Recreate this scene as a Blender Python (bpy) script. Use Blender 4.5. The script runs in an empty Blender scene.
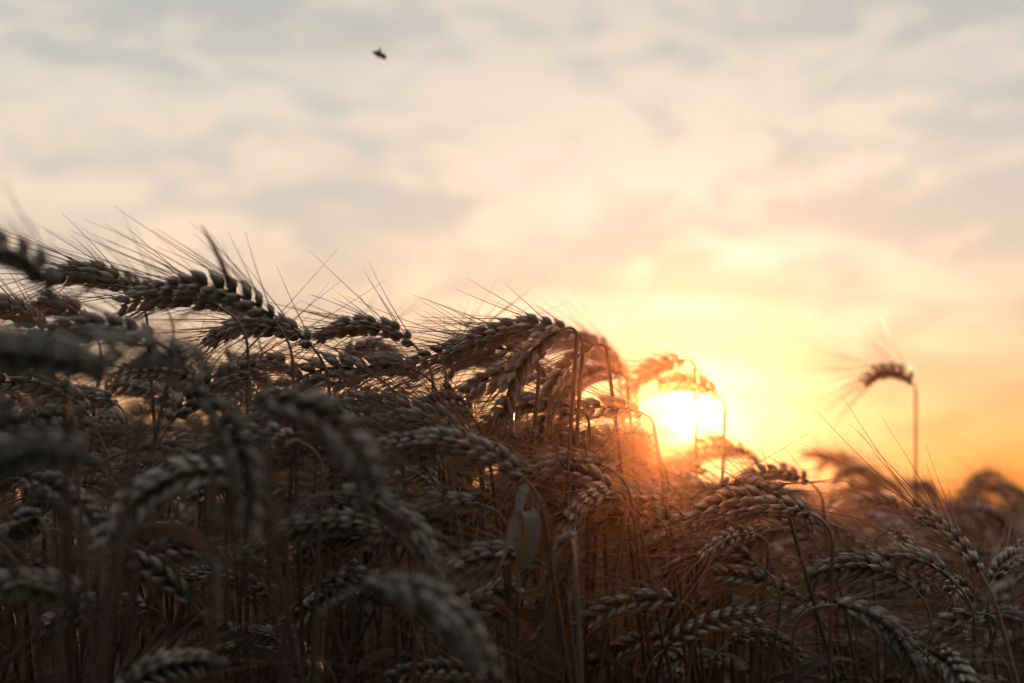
import bpy, math, random, bmesh
import numpy as np
from mathutils import Vector

R = np.random.RandomState(11)
scene = bpy.context.scene
CAM_H = 0.85

def lin(r, g, b):
    def f(c):
        c /= 255.0
        return c/12.92 if c <= 0.04045 else ((c+0.055)/1.055)**2.4
    return (f(r), f(g), f(b), 1.0)

# ------------------------------------------------------------------ terrain
def sstep(a, b, v):
    t = min(1.0, max(0.0, (v-a)/(b-a)))
    return t*t*(3-2*t)
def ground_z(x, y):
    side = 1.0 - sstep(-0.05, 0.36, x)
    bank = 1.0 - sstep(-0.5, -0.05, x)
    depth = 1.0 - 0.85*sstep(1.3, 4.5, y)
    r = math.hypot(x, y)
    und = 0.012*math.sin(x*1.3+0.4)*math.cos(y*0.9) if r < 40 else 0
    return -0.012 + (0.094*side+0.034*bank)*depth + und

# ------------------------------------------------------------------ mesh accumulator
class Acc:
    def __init__(s):
        s.v=[]; s.f=[]; s.m=[]; s.tone=[]; s.tt=[]; s.n=0
    def add(s, V, F, mat, tone, tt):
        s.v.append(V); s.f.append(F+s.n); s.m.append(np.full(len(F), mat, np.int32))
        s.tone.append(np.full(len(V), tone, np.float32)); s.tt.append(np.asarray(tt, np.float32))
        s.n += len(V)
    def mesh(s, name, mats):
        V=np.concatenate(s.v).astype(np.float32); F=np.concatenate(s.f).astype(np.int32)
        me=bpy.data.meshes.new(name)
        me.vertices.add(len(V)); me.vertices.foreach_set('co', V.ravel())
        me.loops.add(F.size); me.loops.foreach_set('vertex_index', F.ravel())
        me.polygons.add(len(F)); me.polygons.foreach_set('loop_start', np.arange(0,F.size,4,dtype=np.int32))
        me.polygons.foreach_set('material_index', np.concatenate(s.m))
        me.polygons.foreach_set('use_smooth', np.ones(len(F),dtype=bool))
        for nm,arr in (('tone',s.tone),('tt',s.tt)):
            a=me.attributes.new(nm,'FLOAT','POINT'); a.data.foreach_set('value', np.concatenate(arr))
        for m in mats: me.materials.append(m)
        me.update(calc_edges=True); me.validate()
        return me

def quads(nr, ns):
    F=[]
    for i in range(nr-1):
        for j in range(ns):
            k=(j+1)%ns
            F.append((i*ns+j, i*ns+k, (i+1)*ns+k, (i+1)*ns+j))
    return np.array(F)

# plump pointed floret, unit length along z
def floret(NS,prof):
    FL=[]; FT=[]
    for (z,r) in prof:
        for j in range(NS):
            a=2*math.pi*j/NS
            rr=r*0.195*(1+(0.18 if j==0 else 0))
            FL.append((rr*math.cos(a)+0.12*math.sin(z*2.6)-0.02+0.03*z*z, rr*math.sin(a)*0.95, z)); FT.append(z)
    return np.array(FL),np.array(FT),quads(len(prof),NS)
HI=floret(8,[(0,.05),(.08,.5),(.22,.85),(.4,1.0),(.56,.90),(.72,.60),(.87,.25),(1.0,.03)])
LO=floret(6,[(0,.1),(.2,.82),(.42,1.0),(.7,.64),(1.0,.03)])
AWH=quads(7,3); AWL=quads(4,3)

def unit(v): return v/ (np.linalg.norm(v)+1e-12)

def tube(acc, P, rad, mat, tone, ns=6):
    P=np.array(P); n=len(P)
    T=np.gradient(P,axis=0); T/=np.linalg.norm(T,axis=1)[:,None]+1e-12
    ref=np.array([0.3,1.0,0.1]); V=[]; tt=[]
    for i in range(n):
        a=unit(np.cross(T[i],ref)); b=np.cross(T[i],a)
        for j in range(ns):
            t=2*math.pi*j/ns
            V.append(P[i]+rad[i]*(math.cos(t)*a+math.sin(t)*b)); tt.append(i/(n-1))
    acc.add(np.array(V), quads(n,ns), mat, tone, tt)

def leaf(acc, p0, d0, d1, L, w, tone, rs, twist=0.6, mat=3):
    n=16; p=np.array(p0,float); d0=unit(np.array(d0,float)); d1=unit(np.array(d1,float))
    V=[];tt=[]; wig=rs.uniform(-1,1,3)*0.15
    side0=unit(np.cross(d0, np.array([0.2,1,0.3]) if abs(d0[2])>.3 else np.array([0,0,1.])))
    for i in range(n):
        t=i/(n-1)
        d=unit(d0*(1-t)**1.3+d1*t**1.1+wig*math.sin(t*5))
        if i: p=p+d*L/(n-1)
        s=unit(side0-d*np.dot(side0,d)); nn=np.cross(d,s)
        a=twist*t*2+0.15*math.sin(t*9); s2=s*math.cos(a)+nn*math.sin(a); n2=np.cross(d,s2)
        ww=w*(min(1,t*5+.35))*(1-t**2.2)**0.8+0.0001
        for k,fo in ((-1,.35),(-.45,.1),(0,-.05),(.5,.12),(1,.38)):
            V.append(p+s2*ww*k+n2*ww*fo*(0.7+0.5*math.sin(t*7+k))); tt.append(t)
    F=[]
    for i in range(n-1):
        for k in range(4):
            F.append((i*5+k,i*5+k+1,(i+1)*5+k+1,(i+1)*5+k))
    acc.add(np.array(V),np.array(F),mat,tone,tt)

def plant(acc, B, phi, a0, a1, L, gz, rs, neck=0.06, lean=0.0, psi=None, leaves=1, awn=1.0, fat=1.0, hi=True):
    """B ear base; phi azimuth of the bend plane; a0,a1 start/end directions of the ear (deg in that plane)."""
    FL,FT,FF = HI if hi else LO
    AW = AWH if hi else AWL; na_=7 if hi else 4
    B=np.array(B,float); H=np.array([math.cos(phi),math.sin(phi),0]); Z=np.array([0,0,1.0])
    Nn=np.cross(H,Z)
    dirv=lambda a: H*math.cos(a)+Z*math.sin(a)
    a0=math.radians(a0); a1=math.radians(a1)
    tone=rs.uniform(0,1); eart=rs.uniform(-.22,.12)
    vert=math.radians(90)+lean
    P=[B.copy()]; n1=9; p=B.copy()
    for i in range(n1):
        t=(i+0.5)/n1; a=a0+(vert-a0)*(t*t*(3-2*t))
        p=p-dirv(a)*neck/n1; P.append(p.copy())
    rem=p[2]-gz; seg=7; bow=rs.uniform(-.02,.02,2)
    base=p.copy()
    for i in range(1,seg+1):
        t=i/seg
        q=base-dirv(vert)*(rem/max(.2,math.sin(vert)))*t
        q=q+np.array([bow[0],bow[1],0])*math.sin(t*math.pi)
        P.append(q)
    P=P[::-1]
    n=len(P); rad=np.interp(np.linspace(0,1,n),[0,.45,.5,1],[.0018,.0014,.0011,.0008])
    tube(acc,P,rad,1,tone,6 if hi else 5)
    ns=int(round(L/0.0042)); psi=rs.uniform(0.5,2.6) if psi is None else psi
    M=40; path=[B.copy()]; tang=[]
    p=B.copy()
    for i in range(M):
        a=a0+(a1-a0)*((i+.5)/M)**0.85
        tang.append(dirv(a)); p=p+dirv(a)*L/M; path.append(p.copy())
    tang.append(tang[-1]); path=np.array(path); tang=np.array(tang)
    tube(acc,path[::5],np.linspace(.0013,.0007,len(path[::5])),1,tone,5)
    for k in range(ns):
        t=(k+.3)/ns; idx=min(M,int(t*M)); o=path[idx]; T=unit(tang[idx])
        b2=np.cross(T,Nn); ps=psi+0.5*(t-.5)
        S=math.cos(ps)*Nn+math.sin(ps)*b2; Fv=np.cross(T,S)
        s=1 if k%2 else -1
        env=(0.58+0.42*math.sin(min(1,t*3.2)*math.pi/2))*(1-0.38*max(0,(t-.6)/.4))*fat*rs.uniform(.9,1.1)
        splay=math.radians(25)*rs.uniform(.7,1.35)
        fans=[(-1.0,.95),(-.36,1.1),(.36,1.1),(1.0,.95)]
        for fi,(fo,ln) in enumerate(fans):
            fan=fo*math.radians(27)*rs.uniform(.75,1.25)
            out=S*s
            d=unit(T*math.cos(splay)+out*math.sin(splay)*(1.1 if abs(fo)<.5 else .7)+Fv*math.sin(fan))
            length=0.0118*ln*env*rs.uniform(.9,1.1)
            base=o+out*0.0010+Fv*fo*0.0013*env+T*(0.0012 if abs(fo)<.5 else 0)
            X=unit(out+Fv*fo*.8-d*np.dot(out+Fv*fo*.8,d)); Y=np.cross(d,X)
            wd=length*rs.uniform(.9,1.1)
            V=base+FL[:,0:1]*X*wd*1.0+FL[:,1:2]*Y*wd*1.08+FL[:,2:3]*d*length
            acc.add(V,FF,0,min(1,max(0,rs.uniform(.1,.95)+eart)),FT)
            if (abs(fo)<.5 and rs.rand()<(.95*min(1,awn+.1) if hi else .6)) or (abs(fo)>.5 and hi and rs.rand()<.45*awn):
                al=awn*rs.uniform(.040,.090)*(0.65+.45*t)*(0.6 if abs(fo)>.5 else 1)
                if rs.rand()<.12: al*=.4
                tip=base+d*length*.97+X*wd*.10
                d0=unit(T*1.0+out*rs.uniform(.1,.5)+Fv*(fo*.5+rs.uniform(-.25,.25)))
                cv=(T*.25+out*rs.uniform(-.1,.28)+rs.uniform(-.2,.2,3)+np.array([0,0,-.06]))
                ax=unit(np.cross(d0,Z+.01)); ay=np.cross(d0,ax)
                q=np.linspace(0,1,na_); VV=[]
                for qq in q:
                    c=tip+d0*al*qq+cv*al*qq*qq*.5; r=.00031*(1-qq)+.00010
                    for j in range(3):
                        th=j*2.0944; VV.append(c+r*(math.cos(th)*ax+math.sin(th)*ay))
                acc.add(np.array(VV),AW,2,rs.uniform(0,1),np.repeat(q,3))
    for i in range(leaves):
        hh=rs.uniform(.45,.86); az=rs.uniform(0,6.28)
        i0=int(hh*7); i0=min(i0,5); pt=P[i0]+(P[i0+1]-P[i0])*rs.rand()
        o=np.array([math.cos(az),math.sin(az),0])
        leaf(acc,pt,o*.5+Z*rs.uniform(.3,1),o*.6-Z*rs.uniform(.4,1.3),rs.uniform(.09,.2),rs.uniform(.0022,.0045),rs.rand(),rs,twist=rs.uniform(-1.5,1.5))

# ------------------------------------------------------------------ materials
def wheat_mat(name, dark, mid, light, transl, bump_scale, rough=.6, spec=.4, noise=True):
    m=bpy.data.materials.new(name); m.use_nodes=True; nt=m.node_tree; N=nt.nodes; Lk=nt.links; N.clear()
    out=N.new('ShaderNodeOutputMaterial')
    at=N.new('ShaderNodeAttribute'); at.attribute_name='tt'
    to=N.new('ShaderNodeAttribute'); to.attribute_name='tone'
    oi=N.new('ShaderNodeObjectInfo')
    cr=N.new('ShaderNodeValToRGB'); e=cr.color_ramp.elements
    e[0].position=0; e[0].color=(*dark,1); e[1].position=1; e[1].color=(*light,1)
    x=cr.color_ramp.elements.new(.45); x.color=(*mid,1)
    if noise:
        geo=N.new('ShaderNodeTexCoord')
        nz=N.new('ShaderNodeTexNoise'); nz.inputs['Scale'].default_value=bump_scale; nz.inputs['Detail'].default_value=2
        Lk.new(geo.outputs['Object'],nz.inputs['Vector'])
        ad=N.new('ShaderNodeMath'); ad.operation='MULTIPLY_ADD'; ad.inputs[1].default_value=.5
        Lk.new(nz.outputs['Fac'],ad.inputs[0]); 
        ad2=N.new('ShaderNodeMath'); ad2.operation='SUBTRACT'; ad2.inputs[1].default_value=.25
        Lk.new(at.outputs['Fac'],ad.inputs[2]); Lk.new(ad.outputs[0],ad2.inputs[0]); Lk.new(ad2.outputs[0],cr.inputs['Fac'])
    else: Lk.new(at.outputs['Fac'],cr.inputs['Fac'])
    v=N.new('ShaderNodeMapRange'); v.inputs['To Min'].default_value=.5; v.inputs['To Max'].default_value=1.3
    Lk.new(to.outputs['Fac'],v.inputs['Value'])
    v2=N.new('ShaderNodeMapRange'); v2.inputs['To Min'].default_value=.6; v2.inputs['To Max'].default_value=1.1
    Lk.new(oi.outputs['Random'],v2.inputs['Value'])
    mu=N.new('ShaderNodeMath'); mu.operation='MULTIPLY'; Lk.new(v.outputs[0],mu.inputs[0]); Lk.new(v2.outputs[0],mu.inputs[1])
    vm=N.new('ShaderNodeVectorMath'); vm.operation='SCALE'; Lk.new(cr.outputs[0],vm.inputs[0]); Lk.new(mu.outputs[0],vm.inputs['Scale'])
    pr=N.new('ShaderNodeBsdfPrincipled'); pr.inputs['Roughness'].default_value=rough; pr.inputs['Specular IOR Level'].default_value=spec
    Lk.new(vm.outputs[0],pr.inputs['Base Color'])
    tr=N.new('ShaderNodeBsdfTranslucent'); 
    w=N.new('ShaderNodeVectorMath'); w.operation='MULTIPLY'; w.inputs[1].default_value=(1.35,.75,.36); Lk.new(vm.outputs[0],w.inputs[0]); Lk.new(w.outputs[0],tr.inputs['Color'])
    mx=N.new('ShaderNodeMixShader'); mx.inputs[0].default_value=transl
    Lk.new(pr.outputs[0],mx.inputs[1]); Lk.new(tr.outputs[0],mx.inputs[2]); Lk.new(mx.outputs[0],out.inputs[0])
    return m
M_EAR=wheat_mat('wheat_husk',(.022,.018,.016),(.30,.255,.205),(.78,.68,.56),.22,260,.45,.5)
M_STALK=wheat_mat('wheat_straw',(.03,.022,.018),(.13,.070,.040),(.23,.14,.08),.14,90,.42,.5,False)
M_AWN=wheat_mat('wheat_awn',(.36,.23,.13),(.42,.27,.15),(.50,.33,.19),.5,90,.28,.6,False)
M_LEAF=wheat_mat('dry_leaf',(.09,.075,.06),(.15,.13,.105),(.22,.19,.155),.28,60,.7,.3)
MATS=[M_EAR,M_STALK,M_AWN,M_LEAF]

# ------------------------------------------------------------------ front plants (x = tx*d/1000, y = d, height above eye = tz*d/1000)
HERO=[
 (42,122,.95,165,214,88,0),(37,124,.93,200,262,74,.3),(-70,113,1.0,135,212,74,0),(-64,92,1.0,150,222,68,.2),
 (84,89,1.45,135,162,70,.1),(122,102,1.25,180,235,62,0),(146,76,1.15,135,200,54,.1),(92,64,1.0,155,215,76,-.2),
 (7,20,.82,135,204,98,0),(-30,45,.88,145,202,76,.1),(-22,0,.85,165,238,78,0),(110,0,1.0,150,214,76,0),
 (208,16,1.2,145,232,84,.2),(199,-18,1.1,165,250,78,0),(190,-15,1.25,22,-52,80,0),(258,-38,1.3,0,-86,82,.2),
 (115,-66,.95,165,226,76,0),(58,-66,1.0,190,250,70,.4),(-181,70,.62,12,-76,72,0),(-103,-58,.62,10,-72,70,.2),
 (-210,96,.56,150,206,64,.15),(-285,90,.54,150,202,62,.3),(-325,145,.62,105,205,54,.7),(-270,150,1.0,135,205,66,.1),
 (-167,128,.85,128,196,76,.1),(-208,140,.9,150,202,70,-.2),(-142,112,.95,130,222,76,.2),(-226,80,.62,-30,-96,70,.5),
 (-149,44,.8,155,232,80,.1),(34,86,1.05,150,222,78,.2),(238,16,2.0,108,190,88,.2),(352,0,1.9,115,215,85,0),
 (174,30,1.6,140,212,80,0),(13,104,.98,155,208,82,.1),(58,112,1.0,205,268,74,.2),(88,44,1.12,155,222,76,.1),
 (-110,60,.85,145,225,78,.3),(-60,62,.92,150,215,80,-.1),(-250,114,.8,150,210,76,.2),(-330,96,.72,140,200,72,.4),
 (62,28,.95,160,222,70,.3),(-120,8,.75,0,-80,76,.2),(20,-40,.85,150,230,74,.2),(150,-30,1.05,150,225,76,.2),
 (-195,20,.72,160,250,76,.5),(-290,30,.58,150,235,68,.4),(70,110,1.3,150,200,66,.0),
 (164,36,1.3,145,225,74,.2),(228,-70,1.15,155,235,76,.3),(290,-20,1.7,140,225,80,.2),
 (-100,92,.97,155,230,72,.2),(-85,-20,.82,150,220,84,.1),(136,24,1.2,155,225,70,.1),
 (-40,108,1.1,50,-30,66,.5),(-180,118,1.15,110,190,76,-.4),(-245,138,1.2,120,200,72,.5),(-300,128,1.1,130,215,74,-.3),
 (-120,100,1.15,50,-40,72,.8),(0,92,1.2,130,230,74,.6),(-150,92,1.1,140,230,74,.2),(-330,120,1.0,120,215,74,.2),
 (275,4,2.2,115,215,84,.4),(318,10,2.4,70,-30,84,.3),(214,22,2.3,70,-40,86,.3),
 (225,14,1.7,60,-50,80,.4),(260,6,1.8,130,230,80,.2),(335,-14,1.7,120,220,80,.2),(76,92,1.15,165,245,72,.5),
 (-345,60,.55,150,230,66,.3),(48,66,1.0,150,225,76,.1),
]
acc=Acc()
for (tx,tz,d,a0,a1,L,phi) in HERO:
    x=tx*d/1000; z=CAM_H+tz*d/1000
    nk=R.uniform(.018,.045)
    if tx>0 and tz>60: nk=.014
    plant(acc,(x,d,z),phi,a0,a1,L/1000,ground_z(x,d),R,neck=nk,lean=math.radians(R.normal(0,8)),leaves=1,fat=R.uniform(.92,1.13),awn=.55 if d<.7 else 1.0)
RF=np.random.RandomState(5)
for i in range(148):
    if i<125:
        x=RF.uniform(-.40,.48); y=RF.uniform(.80,1.25)+max(0,x)*.35-max(0,-x)*.4; cap=.06 if not (.07<x/y<.19) else .02
    else:
        x=RF.uniform(-.04,.20); y=RF.uniform(.92,1.3); cap=.08 if x/y<.07 else .02
    top=ground_z(x,y)+.83
    z=min(top, CAM_H+cap*y)-abs(RF.normal(0,.09 if i<125 else .05))
    a0=RF.uniform(120,195)
    if RF.rand()<.25: a0=RF.uniform(-10,60); a1=a0-RF.uniform(40,90)
    else: a1=a0+RF.uniform(25,85)
    plant(acc,(x,y,z),RF.normal(0,.6),a0,a1,RF.uniform(.052,.084),ground_z(x,y),RF,neck=RF.uniform(.02,.06),lean=math.radians(RF.normal(0,10)),leaves=2 if i<125 else 0,fat=RF.uniform(.86,1.1))
def hl(tx,tz,d,d0,d1,L,w,tone,tw=.4):
    leaf(acc,(tx*d/1000,d,CAM_H+tz*d/1000),d0,d1,L,w,tone,R,twist=tw)
hl(-200,150,.72,(-.15,0,1),(-.75,.1,1),.040,.0016,.1,.1)
hl(5,-45,.8,(.3,0,.6),(-.5,-.1,-1),.075,.0055,1.0,.5)
hl(25,-130,.8,(.02,0,1),(-.05,0,1),.06,.0042,.0,.2)
hl(-262,-20,.64,(.5,0,.2),(.1,0,-1),.06,.0045,1.0,.6)
hl(-240,-45,.62,(1,0,.25),(1,.2,.75),.08,.0028,.0,.2)
hl(237,5,1.8,(-.1,0,1),(-.35,0,1),.07,.0018,.3,.1)
hl(128,-100,1.0,(.5,0,.1),(.9,0,-.5),.035,.0035,.9,.4)
hl(255,-15,1.5,(.8,0,.4),(1,0,.1),.03,.003,1,.4)
me=acc.mesh('wheat_clump',MATS)
ob=bpy.data.objects.new('wheat_clump',me); scene.collection.objects.link(ob)

# lone ear standing clear of the crop
acc=Acc(); d=1.5; x=.283*d
plant(acc,(x,d,CAM_H+.0850*d),0,118,228,.060,ground_z(x,d),R,neck=.010,lean=0.0,leaves=1,fat=1.12,awn=.95,psi=1.0)
ob=bpy.data.objects.new('wheat_plant',acc.mesh('wheat_plant',MATS)); scene.collection.objects.link(ob)

# ------------------------------------------------------------------ crop: instanced variants
vc=bpy.data.collections.new('wheat_variants')
NV=16
for i in range(NV):
    a=Acc(); rs=np.random.RandomState(100+i)
    a0=rs.uniform(115,190); a1=a0+rs.uniform(25,80)
    plant(a,(0,0,.84),0,a0,a1,rs.uniform(.062,.088),0,rs,neck=rs.uniform(.02,.07),lean=math.radians(rs.uniform(-9,9)),leaves=2,fat=rs.uniform(.92,1.12),awn=rs.uniform(.6,1.05),hi=False)
    o=bpy.data.objects.new('wheat_variant_%02d'%i,a.mesh('wheat_variant_%02d'%i,MATS)); vc.objects.link(o)
RS=np.random.RandomState(23)
pts=[];rot=[];scl=[];vi=[]
def addp(x,y,hs):
    pts.append((x,y,ground_z(x,y))); 
    az=RS.normal(0,.85) if RS.rand()<.75 else RS.uniform(-3.14,3.14)
    rot.append((RS.normal(0,.06),RS.normal(0,.06),az)); scl.append((1,1,hs)); vi.append(RS.randint(NV))
def ymin(x):
    if x<-.12: return .72+max(0,(x+.5))*.7 if x>-.5 else .62
    return 1.05+max(0,x)*.7
for (y0,y1,den) in ((.5,2.2,400),(2.2,4.5,140),(4.5,9,50),(9,20,16),(20,45,5)):
    hw=y1*.62+.5
    for _ in range(int(den*(y1-y0)*2*hw)):
        x=RS.uniform(-hw,hw); y=RS.uniform(y0,y1)
        if y<ymin(x) or abs(x)>y*.62+.5: continue
        h=1-abs(RS.normal(0,.10))
        h=max(.66,min(1.0,h))
        if y>1.6 and RS.rand()<.05: h=RS.uniform(1.0,1.05)
        addp(x,y,h)
pm=bpy.data.meshes.new('wheat_field'); pm.from_pydata(pts,[],[])
for nm,ty,arr in (('rot','FLOAT_VECTOR',rot),('scl','FLOAT_VECTOR',scl)):
    a=pm.attributes.new(nm,ty,'POINT'); a.data.foreach_set('vector',np.array(arr,np.float32).ravel())
a=pm.attributes.new('vi','INT','POINT'); a.data.foreach_set('value',np.array(vi,np.int32))
wf=bpy.data.objects.new('wheat_field',pm); scene.collection.objects.link(wf)
ng=bpy.data.node_groups.new('wheat_scatter','GeometryNodeTree')
ng.interface.new_socket('Geometry',in_out='INPUT',socket_type='NodeSocketGeometry')
ng.interface.new_socket('Geometry',in_out='OUTPUT',socket_type='NodeSocketGeometry')
gi=ng.nodes.new('NodeGroupInput'); go=ng.nodes.new('NodeGroupOutput')
iop=ng.nodes.new('GeometryNodeInstanceOnPoints'); ci=ng.nodes.new('GeometryNodeCollectionInfo')
ci.inputs['Collection'].default_value=vc; ci.inputs['Separate Children'].default_value=True; ci.inputs['Reset Children'].default_value=True
iop.inputs['Pick Instance'].default_value=True
def na(nm,ty):
    n=ng.nodes.new('GeometryNodeInputNamedAttribute'); n.data_type=ty; n.inputs['Name'].default_value=nm; return n.outputs['Attribute']
ng.links.new(gi.outputs[0],iop.inputs['Points']); ng.links.new(ci.outputs[0],iop.inputs['Instance'])
ng.links.new(na('vi','INT'),iop.inputs['Instance Index']); ng.links.new(na('rot','FLOAT_VECTOR'),iop.inputs['Rotation']); ng.links.new(na('scl','FLOAT_VECTOR'),iop.inputs['Scale'])
ng.links.new(iop.outputs[0],go.inputs[0])
md=wf.modifiers.new('scatter','NODES'); md.node_group=ng
print('instances',len(pts))

# ------------------------------------------------------------------ ground to the horizon
rs_=[0,.3,.6,.9,1.2,1.5,1.9,2.4,3,3.8,5,7,10,15,25,40,80,200,600,1800]
V=[(0,0,ground_z(0,0))];F=[];NA=48
for r in rs_[1:]:
    for j in range(NA):
        t=2*math.pi*j/NA; V.append((r*math.cos(t),r*math.sin(t),ground_z(r*math.cos(t),r*math.sin(t))))
for j in range(NA): F.append((0,1+j,1+(j+1)%NA))
for i in range(len(rs_)-2):
    for j in range(NA):
        a=1+i*NA+j;b=1+i*NA+(j+1)%NA; F.append((a,a+NA,b+NA,b))
gm=bpy.data.meshes.new('ground'); gm.from_pydata(V,[],F); gm.update()
go_=bpy.data.objects.new('ground',gm); scene.collection.objects.link(go_)
m=bpy.data.materials.new('soil_and_stubble'); m.use_nodes=True; nt=m.node_tree; pr=nt.nodes['Principled BSDF']; pr.inputs['Roughness'].default_value=.95
tc=nt.nodes.new('ShaderNodeTexCoord'); nz=nt.nodes.new('ShaderNodeTexNoise'); nz.inputs['Scale'].default_value=9; nz.inputs['Detail'].default_value=8
cr=nt.nodes.new('ShaderNodeValToRGB'); cr.color_ramp.elements[0].color=(.03,.025,.020,1); cr.color_ramp.elements[1].color=(.09,.072,.055,1)
nt.links.new(tc.outputs['Object'],nz.inputs['Vector']); nt.links.new(nz.outputs['Fac'],cr.inputs[0]); nt.links.new(cr.outputs[0],pr.inputs['Base Color'])
gm.materials.append(m)

# ------------------------------------------------------------------ flying insect
def simple(name,col,rough=.5,alpha=None):
    m=bpy.data.materials.new(name); m.use_nodes=True; p=m.node_tree.nodes['Principled BSDF']; p.inputs['Base Color'].default_value=(*col,1); p.inputs['Roughness'].default_value=rough
    nz=m.node_tree.nodes.new('ShaderNodeTexNoise'); nz.inputs['Scale'].default_value=900
    mx=m.node_tree.nodes.new('ShaderNodeMix'); mx.data_type='RGBA'; mx.inputs[6].default_value=(*col,1); mx.inputs[7].default_value=(*[c*.5 for c in col],1)
    m.node_tree.links.new(nz.outputs['Fac'],mx.inputs[0]); m.node_tree.links.new(mx.outputs[2],p.inputs['Base Color'])
    if alpha: p.inputs['Alpha'].default_value=alpha
    return m
ins=bpy.data.objects.new('flying_insect',None); scene.collection.objects.link(ins)
ID=1.2; ins.location=(-.097*ID,ID,CAM_H+.325*ID); ins.scale=(1.15,1.15,1.15)
body_m=simple('insect_body',(.03,.022,.018)); amber=simple('insect_amber',(.35,.14,.04)); wing_m=simple('insect_wing',(.35,.3,.25),.3,.55)
def ell(nm,loc,sc,mat,rot=(0,0,0),seg=14):
    bm=bmesh.new(); bmesh.ops.create_uvsphere(bm,u_segments=seg,v_segments=10,radius=1)
    for v in bm.verts: v.co=Vector((v.co.x*sc[0],v.co.y*sc[1],v.co.z*sc[2]))
    me=bpy.data.meshes.new(nm); bm.to_mesh(me); bm.free(); me.materials.append(mat)
    for p in me.polygons: p.use_smooth=True
    o=bpy.data.objects.new(nm,me); o.location=loc; o.rotation_euler=rot; o.parent=ins; scene.collection.objects.link(o); return o
ell('thorax',(0,0,0),(.0024,.0022,.0022),body_m)
ell('head',(-.0028,0,-.0002),(.0014,.0015,.0014),body_m)
ell('abdomen',(.0038,0,-.0006),(.0033,.0022,.0022),amber,(0,.25,0))
ell('wing_left',(.0005,-.003,.0022),(.0016,.0036,.00012),wing_m,(.75,0.3,.2))
ell('wing_right',(.0005,.003,.0022),(.0016,.0036,.00012),wing_m,(-.75,0.3,-.2))
la=Acc()
for i in range(3):
    for s in (-1,1):
        b=np.array([-.0008+i*.0009,s*.001,-.001]); 
        tube(la,[b,b+np.array([.0003,s*.0012,-.0009]),b+np.array([.0012,s*.0014,-.0024])],[.00018,.00014,.00008],0,.2,4)
lo=bpy.data.objects.new('legs',la.mesh('legs',[body_m])); lo.parent=ins; scene.collection.objects.link(lo)
ins.rotation_euler=(0,.25,.3)

# ------------------------------------------------------------------ sun and sky
EL=math.radians(3.5); AZ=math.radians(7.06)
sd=Vector((math.sin(AZ)*math.cos(EL),math.cos(AZ)*math.cos(EL),math.sin(EL)))
sl=bpy.data.lights.new('sun','SUN'); sl.energy=5.0; sl.angle=math.radians(.55); sl.color=(1,.46,.18)
so=bpy.data.objects.new('sun',sl); so.rotation_euler=(-sd).to_track_quat('-Z','Y').to_euler(); so.location=(1,8,3); scene.collection.objects.link(so)

w=bpy.data.worlds.new('World'); scene.world=w; w.use_nodes=True; nt=w.node_tree; N=nt.nodes; K=nt.links; N.clear()
wo=N.new('ShaderNodeOutputWorld'); bg=N.new('ShaderNodeBackground'); K.new(bg.outputs[0],wo.inputs[0])
def math_(op,a,b=None,c=None,clamp=False):
    n=N.new('ShaderNodeMath'); n.operation=op; n.use_clamp=clamp
    for i,v in enumerate((a,b,c)):
        if v is None: continue
        if hasattr(v,'links'): K.new(v,n.inputs[i])
        else: n.inputs[i].default_value=v
    return n.outputs[0]
def vmul(a,b):
    n=N.new('ShaderNodeVectorMath'); n.operation='MULTIPLY'
    for i,v in enumerate((a,b)):
        if isinstance(v,tuple): n.inputs[i].default_value=v
        else: K.new(v,n.inputs[i])
    return n.outputs[0]
def vadd(a,b):
    n=N.new('ShaderNodeVectorMath'); n.operation='ADD'; K.new(a,n.inputs[0]); K.new(b,n.inputs[1]); return n.outputs[0]
def vscale(a,s):
    n=N.new('ShaderNodeVectorMath'); n.operation='SCALE'
    if isinstance(a,tuple): n.inputs[0].default_value=a
    else: K.new(a,n.inputs[0])
    if isinstance(s,float): n.inputs['Scale'].default_value=s
    else: K.new(s,n.inputs['Scale'])
    return n.outputs[0]
def mixc(f,a,b):
    n=N.new('ShaderNodeMix'); n.data_type='RGBA'; K.new(f,n.inputs[0])
    for i,v in ((6,a),(7,b)):
        if isinstance(v,tuple): n.inputs[i].default_value=v
        else: K.new(v,n.inputs[i])
    return n.outputs[2]
def ramp(f,stops):
    n=N.new('ShaderNodeValToRGB'); e=n.color_ramp.elements
    e[0].position=stops[0][0]; e[0].color=stops[0][1]; e[1].position=stops[-1][0]; e[1].color=stops[-1][1]
    for p,c in stops[1:-1]: x=e.new(p); x.color=c
    K.new(f,n.inputs[0]); return n.outputs[0]
def mrange(f,a,b,c,d,smooth=True):
    n=N.new('ShaderNodeMapRange'); n.interpolation_type='SMOOTHSTEP' if smooth else 'LINEAR'
    K.new(f,n.inputs['Value'])
    for k,v in zip(('From Min','From Max','To Min','To Max'),(a,b,c,d)): n.inputs[k].default_value=v
    return n.outputs[0]
tc=N.new('ShaderNodeTexCoord'); nv=N.new('ShaderNodeVectorMath'); nv.operation='NORMALIZE'; K.new(tc.outputs['Generated'],nv.inputs[0]); D=nv.outputs[0]
sx=N.new('ShaderNodeSeparateXYZ'); K.new(D,sx.inputs[0]); X_,Y_,Z_=sx.outputs
dt=N.new('ShaderNodeVectorMath'); dt.operation='DOT_PRODUCT'; K.new(D,dt.inputs[0]); dt.inputs[1].default_value=sd; dot=dt.outputs['Value']
ang=math_('MULTIPLY',math_('ARCCOSINE',math_('MINIMUM',dot,.9999999)),57.29578)
def gauss(sig,p=2.0):
    return math_('EXPONENT',math_('MULTIPLY',math_('POWER',math_('DIVIDE',ang,sig),p),-1.0))
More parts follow.
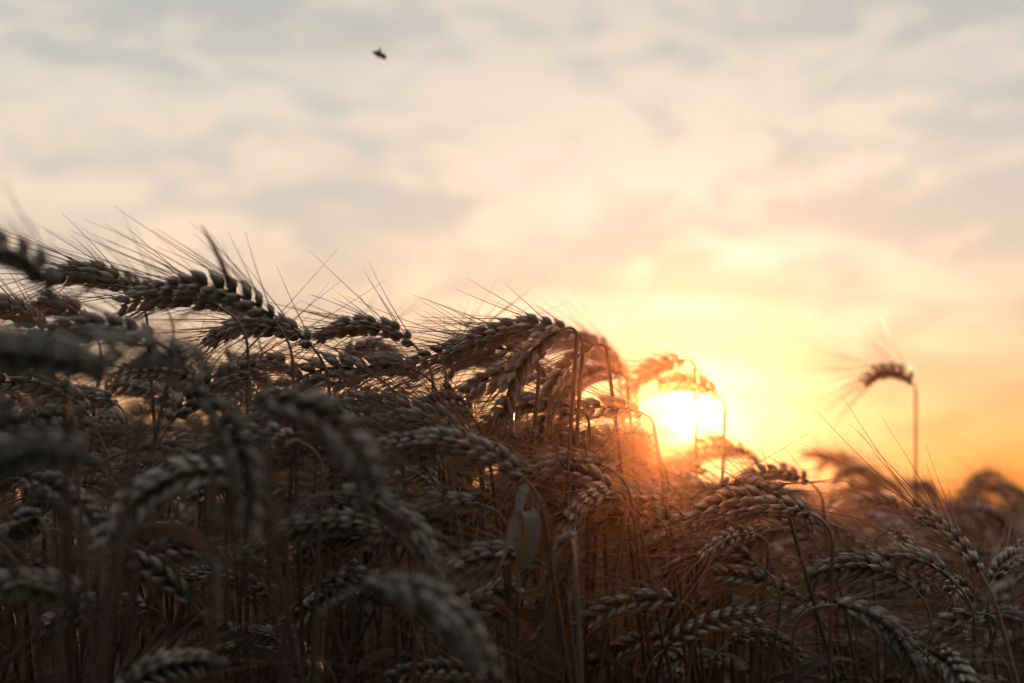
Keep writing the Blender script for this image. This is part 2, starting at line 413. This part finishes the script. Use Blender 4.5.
base=ramp(math_('MULTIPLY_ADD',Z_,1/1.1,.1/1.1),[
 (0,lin(60,55,58)),(.085,lin(170,100,60)),(.0975,lin(242,134,60)),(.12,lin(248,160,84)),(.16,lin(248,190,136)),
 (.21,lin(242,211,182)),(.27,lin(231,214,197)),(.345,lin(215,210,200)),(.43,lin(200,199,193)),(.7,lin(222,228,228)),(1,lin(235,242,245))])
mp=N.new('ShaderNodeMapping'); mp.inputs['Scale'].default_value=(1,1,2.9); mp.inputs['Location'].default_value=(.62,.0,.35); mp.inputs['Rotation'].default_value=(0,math.radians(7),0); K.new(D,mp.inputs[0])
n1=N.new('ShaderNodeTexNoise'); n1.inputs['Scale'].default_value=3.8; n1.inputs['Detail'].default_value=3; n1.inputs['Roughness'].default_value=.5; n1.inputs['Distortion'].default_value=.35; K.new(mp.outputs[0],n1.inputs['Vector'])
n2=N.new('ShaderNodeTexNoise'); n2.inputs['Scale'].default_value=12; n2.inputs['Detail'].default_value=5; n2.inputs['Roughness'].default_value=.6; n2.inputs['Distortion'].default_value=.8; K.new(mp.outputs[0],n2.inputs['Vector'])
cl=mrange(math_('MULTIPLY_ADD',n2.outputs['Fac'],.55,math_('MULTIPLY',n1.outputs['Fac'],.45)),.42,.58,0.0,1.0)
tint=mixc(cl,(.80,.84,.86,1),(1.15,1.07,.99,1))
col=vmul(base,tint)
back=mrange(math_('MULTIPLY_ADD',Z_,1.25,dot),-.3,.93,0.0,1.0)
col=vmul(col,mixc(back,(.08,.17,.25,1),(1,1,1,1)))
col=vadd(col,vscale((1.0,.80,.58),math_('MULTIPLY',gauss(7.5),math_('MULTIPLY_ADD',cl,.42,.08))))
col=vadd(col,vscale((1.0,.58,.22),math_('MULTIPLY',gauss(2.4,1.5),.40)))
col=vadd(col,vscale((1.0,.72,.34),math_('MULTIPLY',gauss(.6,1.6),1.0)))
disc=mrange(ang,.34,.52,1.0,0.0)
col=vadd(col,vscale((1.0,.88,.66),math_('MULTIPLY',disc,20.0)))
st=N.new('ShaderNodeTexSky'); st.sky_type='NISHITA'; st.sun_disc=False; st.sun_elevation=EL; st.sun_rotation=AZ
col=vadd(col,vscale(st.outputs[0],.008))
K.new(col,bg.inputs[0]); bg.inputs[1].default_value=1.0

# ------------------------------------------------------------------ added scatter box over the crop, stands in for the sun's lens bloom
bm=bmesh.new(); bmesh.ops.create_cube(bm,size=1)
for v in bm.verts: v.co=Vector((v.co.x*5,v.co.y*3.2+1.2,(v.co.z+.5)*2.6-.3))
hm=bpy.data.meshes.new('bloom_haze'); bm.to_mesh(hm); bm.free()
ho=bpy.data.objects.new('bloom_haze',hm); scene.collection.objects.link(ho)
m=bpy.data.materials.new('bloom_haze'); m.use_nodes=True; nt=m.node_tree; nt.nodes.clear()
o=nt.nodes.new('ShaderNodeOutputMaterial'); vs=nt.nodes.new('ShaderNodeVolumeScatter'); vs.inputs['Color'].default_value=(1,.5,.27,1); vs.inputs['Density'].default_value=.011; vs.inputs['Anisotropy'].default_value=.966
nt.links.new(vs.outputs[0],o.inputs['Volume']); hm.materials.append(m)

# ------------------------------------------------------------------ camera
cd=bpy.data.cameras.new('camera'); cd.lens=50; cd.sensor_width=36; cd.clip_start=.02; cd.clip_end=4000
cd.dof.use_dof=True; cd.dof.focus_distance=.96; cd.dof.aperture_fstop=4.1
co=bpy.data.objects.new('camera',cd); co.location=(0,0,CAM_H); co.rotation_euler=(math.radians(90+6.56),0,0); scene.collection.objects.link(co)
scene.camera=co
scene.view_settings.view_transform='Standard'; scene.view_settings.look='None'; scene.view_settings.exposure=0
